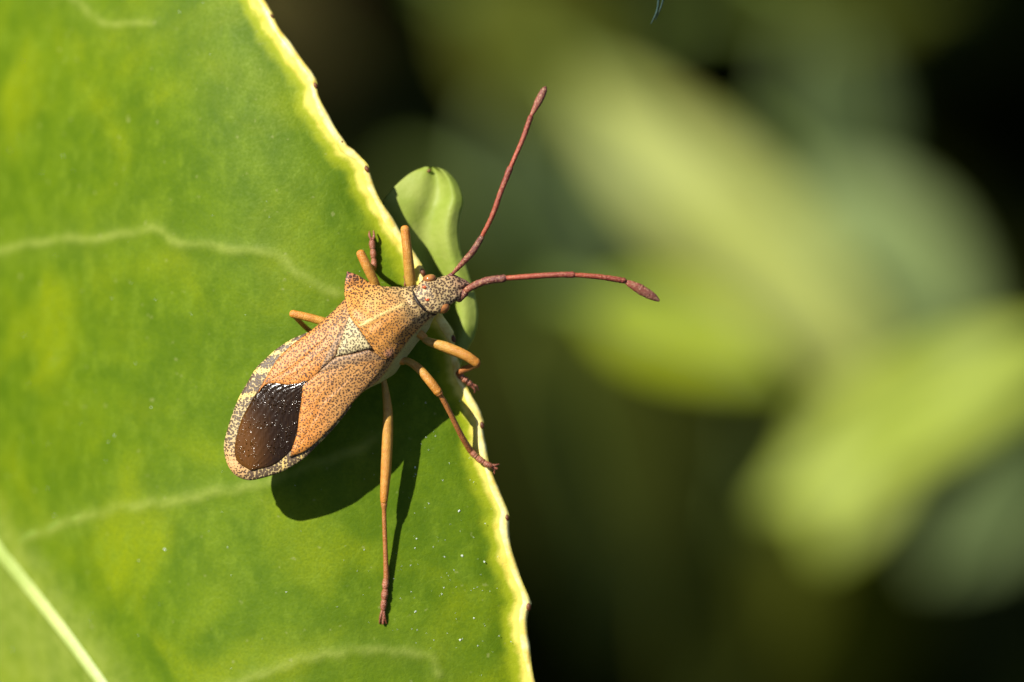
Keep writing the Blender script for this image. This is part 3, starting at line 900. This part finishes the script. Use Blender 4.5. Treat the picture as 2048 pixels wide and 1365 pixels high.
# ------------------------------------------------------------------ leaves deeper in the shrub, far out of focus
def bg_leaf(label, px, py, depth, lpx, wpx, ang, nrm, mat, fold=.18, curl=.15, name='shrub_leaf'):
    k = PX * (D + depth) / D
    L, W = lpx * k, wpx * k
    c = at(px, py, -depth)
    n_ = np.array(nrm, float); n_ /= np.linalg.norm(n_)
    t_ = np.array([math.cos(math.radians(ang)), math.sin(math.radians(ang)), 0.0])
    t_ -= n_ * (t_ @ n_); t_ /= np.linalg.norm(t_)
    s_ = np.cross(t_, n_)
    nu_, nv_ = 30, 13
    base = c - t_ * L * .5
    root = thing(name, label, 'leaf', base, 'out of focus shrub leaves')
    V = []
    for i in range(nu_):
        u = i / (nu_ - 1)
        hw = W * .5 * (math.sin(math.pi * min(1, u ** .85)) ** .75 if 0 < u < 1 else 0) + .02
        hw *= 1 + .03 * math.sin(u * 60)
        for j in range(nv_):
            q = j / (nv_ - 1) * 2 - 1
            V.append(base + t_ * L * u + s_ * hw * q + n_ * (fold * hw * abs(q) - curl * L * (u - .5) ** 2 + .012 * L * math.sin(9 * u + 3 * q)))
    V = np.array(V); n0 = len(V)
    V = np.vstack([V, V - n_ * .3])
    F = grid_faces(nu_, nv_, flip=False) + grid_faces(nu_, nv_, off=n0, flip=True)
    for i in range(nu_ - 1):
        a = i * nv_; F.append((a, a + n0, a + nv_ + n0, a + nv_)[::-1])
        a = i * nv_ + nv_ - 1; F.append((a, a + nv_, a + nv_ + n0, a + n0)[::-1])
    mesh_obj('blade', V, F, mat, root)
    mid_ = [base + t_ * L * u + n_ * (-curl * L * (u - .5) ** 2 + .012 * L * math.sin(9 * u) + .05) for u in np.linspace(0, .97, 12)]
    v_, f_, _ = tube(mid_, np.linspace(.6, .15, 12), n=8, flat=.7)
    mesh_obj('midrib', v_, f_, M['stalk'], root)
    b0_ = mid_[0]
    v_, f_, _ = tube([b0_, b0_ - t_ * L * .2 - n_ * L * .08, b0_ - t_ * L * .3 - n_ * L * .3], [.7, .7, .9], n=8)
    mesh_obj('stalk', v_, f_, M['stalk'], root)
    return [base + t_ * L * u + s_ * W * .3 * q for u in (.1, .3, .5, .7, .9) for q in (-1, 0, 1)]

pale = mat_bg_leaf('shrub_leaf_pale_olive', (.24, .275, .055), (.29, .32, .07), .5, .25, .2)
glau = mat_bg_leaf('shrub_leaf_glaucous', (.16, .22, .075), (.20, .26, .09), .5, .25, .25)
yell = mat_bg_leaf('shrub_leaf_yellow_green', (.16, .215, .001), (.20, .245, .002), .5, .25, .15)
lime = mat_bg_leaf('shrub_leaf_lime', (.24, .30, .025), (.28, .34, .04), .5, .25, .2)
oliv = mat_bg_leaf('shrub_leaf_olive', (.075, .09, .008), (.10, .11, .012), .5, .25, .15)
brow = mat_bg_leaf('shrub_leaf_brown', (.10, .075, .018), (.13, .10, .03), .5, .25, .15)

LIT = []
LIT += bg_leaf('long pale olive leaf running diagonally behind the antennae', 1480, 470, 270, 1040, 230, -47, (-.25, .35, 1), pale)
LIT += bg_leaf('grey-green leaf overlapping the lower end of the long pale olive leaf', 1790, 550, 290, 520, 290, -48, (.05, .1, 1), glau)
LIT += bg_leaf('saturated yellow-green leaf below the antenna tip', 1370, 670, 175, 480, 190, -28, (-.35, .4, .85), yell)
LIT += bg_leaf('broad lime green leaf with its tip hanging down', 1820, 840, 170, 720, 230, 208, (-.25, .35, .95), lime)
LIT += bg_leaf('short lime green leaf tucked under the broad one', 1710, 930, 215, 400, 230, 255, (-.2, .3, .95), lime)
LIT += bg_leaf('dull green leaf standing above the grey-green one', 1660, 270, 330, 460, 260, -78, (.62, 0, .785), glau)
LIT += bg_leaf('dull green leaf between the antennae', 1120, 430, 330, 600, 420, -70, (.635, 0, .77), glau)
LIT += bg_leaf('olive leaf past the tip of the upright antenna', 1090, 110, 280, 460, 300, -40, (.3, 0, .95), oliv)
LIT += bg_leaf('grey leaf under the lime green leaf', 1990, 1010, 260, 420, 220, 215, (.5, 0, .87), glau)
LIT += bg_leaf('narrow olive leaf high above the grey-green one', 1720, 5, 300, 520, 140, 5, (.45, 0, .88), oliv)
LIT += bg_leaf('dark olive leaf low beside the toothed margin', 1180, 960, 320, 820, 520, -60, (.655, -.05, .755), oliv)
LIT += bg_leaf('dark olive leaf below the yellow-green one', 1480, 1120, 350, 760, 460, -100, (.61, -.05, .79), oliv)
LIT += bg_leaf('brown leaf beside the upper margin of the large leaf', 600, 60, 330, 420, 260, -30, (.63, 0, .78), brow)

# ------------------------------------------------------------------ the shrub's mass of foliage: dark inside, canopy on the sunny side
S = np.array(SUN)
lit = np.array(LIT + [on_leaf(x, y) for x in range(-200, 1100, 100) for y in range(-100, 1500, 100)] + [at(x, y, 0) for x in range(450, 1350, 100) for y in range(150, 1000, 100)] + [at(x, y, -6) for x in (780, 850, 920) for y in (340, 450, 560, 680)])
cand = []
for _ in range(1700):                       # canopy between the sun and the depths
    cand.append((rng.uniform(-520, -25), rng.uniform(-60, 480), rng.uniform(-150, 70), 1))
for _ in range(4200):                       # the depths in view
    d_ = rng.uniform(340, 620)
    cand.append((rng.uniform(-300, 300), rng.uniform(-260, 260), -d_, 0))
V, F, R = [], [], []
o = 0
for (x, y, z_, kind) in cand:
    c = np.array([x, y, z_])
    Ln = rng.uniform(34, 62); Wn = Ln * rng.uniform(.45, .65)
    if kind:
        f = (D - z_) / D
        if abs(x) < 26 * f + Ln * .6 and abs(y) < 18 * f + Ln * .6:
            continue
        rel = c - lit
        tt = rel @ S
        dd = np.linalg.norm(rel - tt[:, None] * S, axis=1)
        if ((tt > 0) & (dd < Ln * .55)).any():
            continue
    n_ = rng.normal(0, 1, 3) * (.55 if kind else .22) + (S if kind else np.array([.78, -.1, .75])); n_ /= np.linalg.norm(n_)
    t_ = rng.normal(0, 1, 3); t_ -= n_ * (t_ @ n_); t_ /= np.linalg.norm(t_)
    s_ = np.cross(t_, n_)
    rows = []
    for u, hw in ((0, .02), (.25, .8), (.5, 1), (.75, .7), (1, .02)):
        for q in (-1, 0, 1):
            rows.append(c + t_ * Ln * (u - .5) + s_ * Wn * .5 * hw * q + n_ * (.15 * Wn * abs(q) * hw - .5 * Ln * (u - .5) ** 2 * .4))
    V.append(np.array(rows)); F += grid_faces(5, 3, off=o); o += 15
    R.append(np.full(15, rng.uniform(0, 1)))
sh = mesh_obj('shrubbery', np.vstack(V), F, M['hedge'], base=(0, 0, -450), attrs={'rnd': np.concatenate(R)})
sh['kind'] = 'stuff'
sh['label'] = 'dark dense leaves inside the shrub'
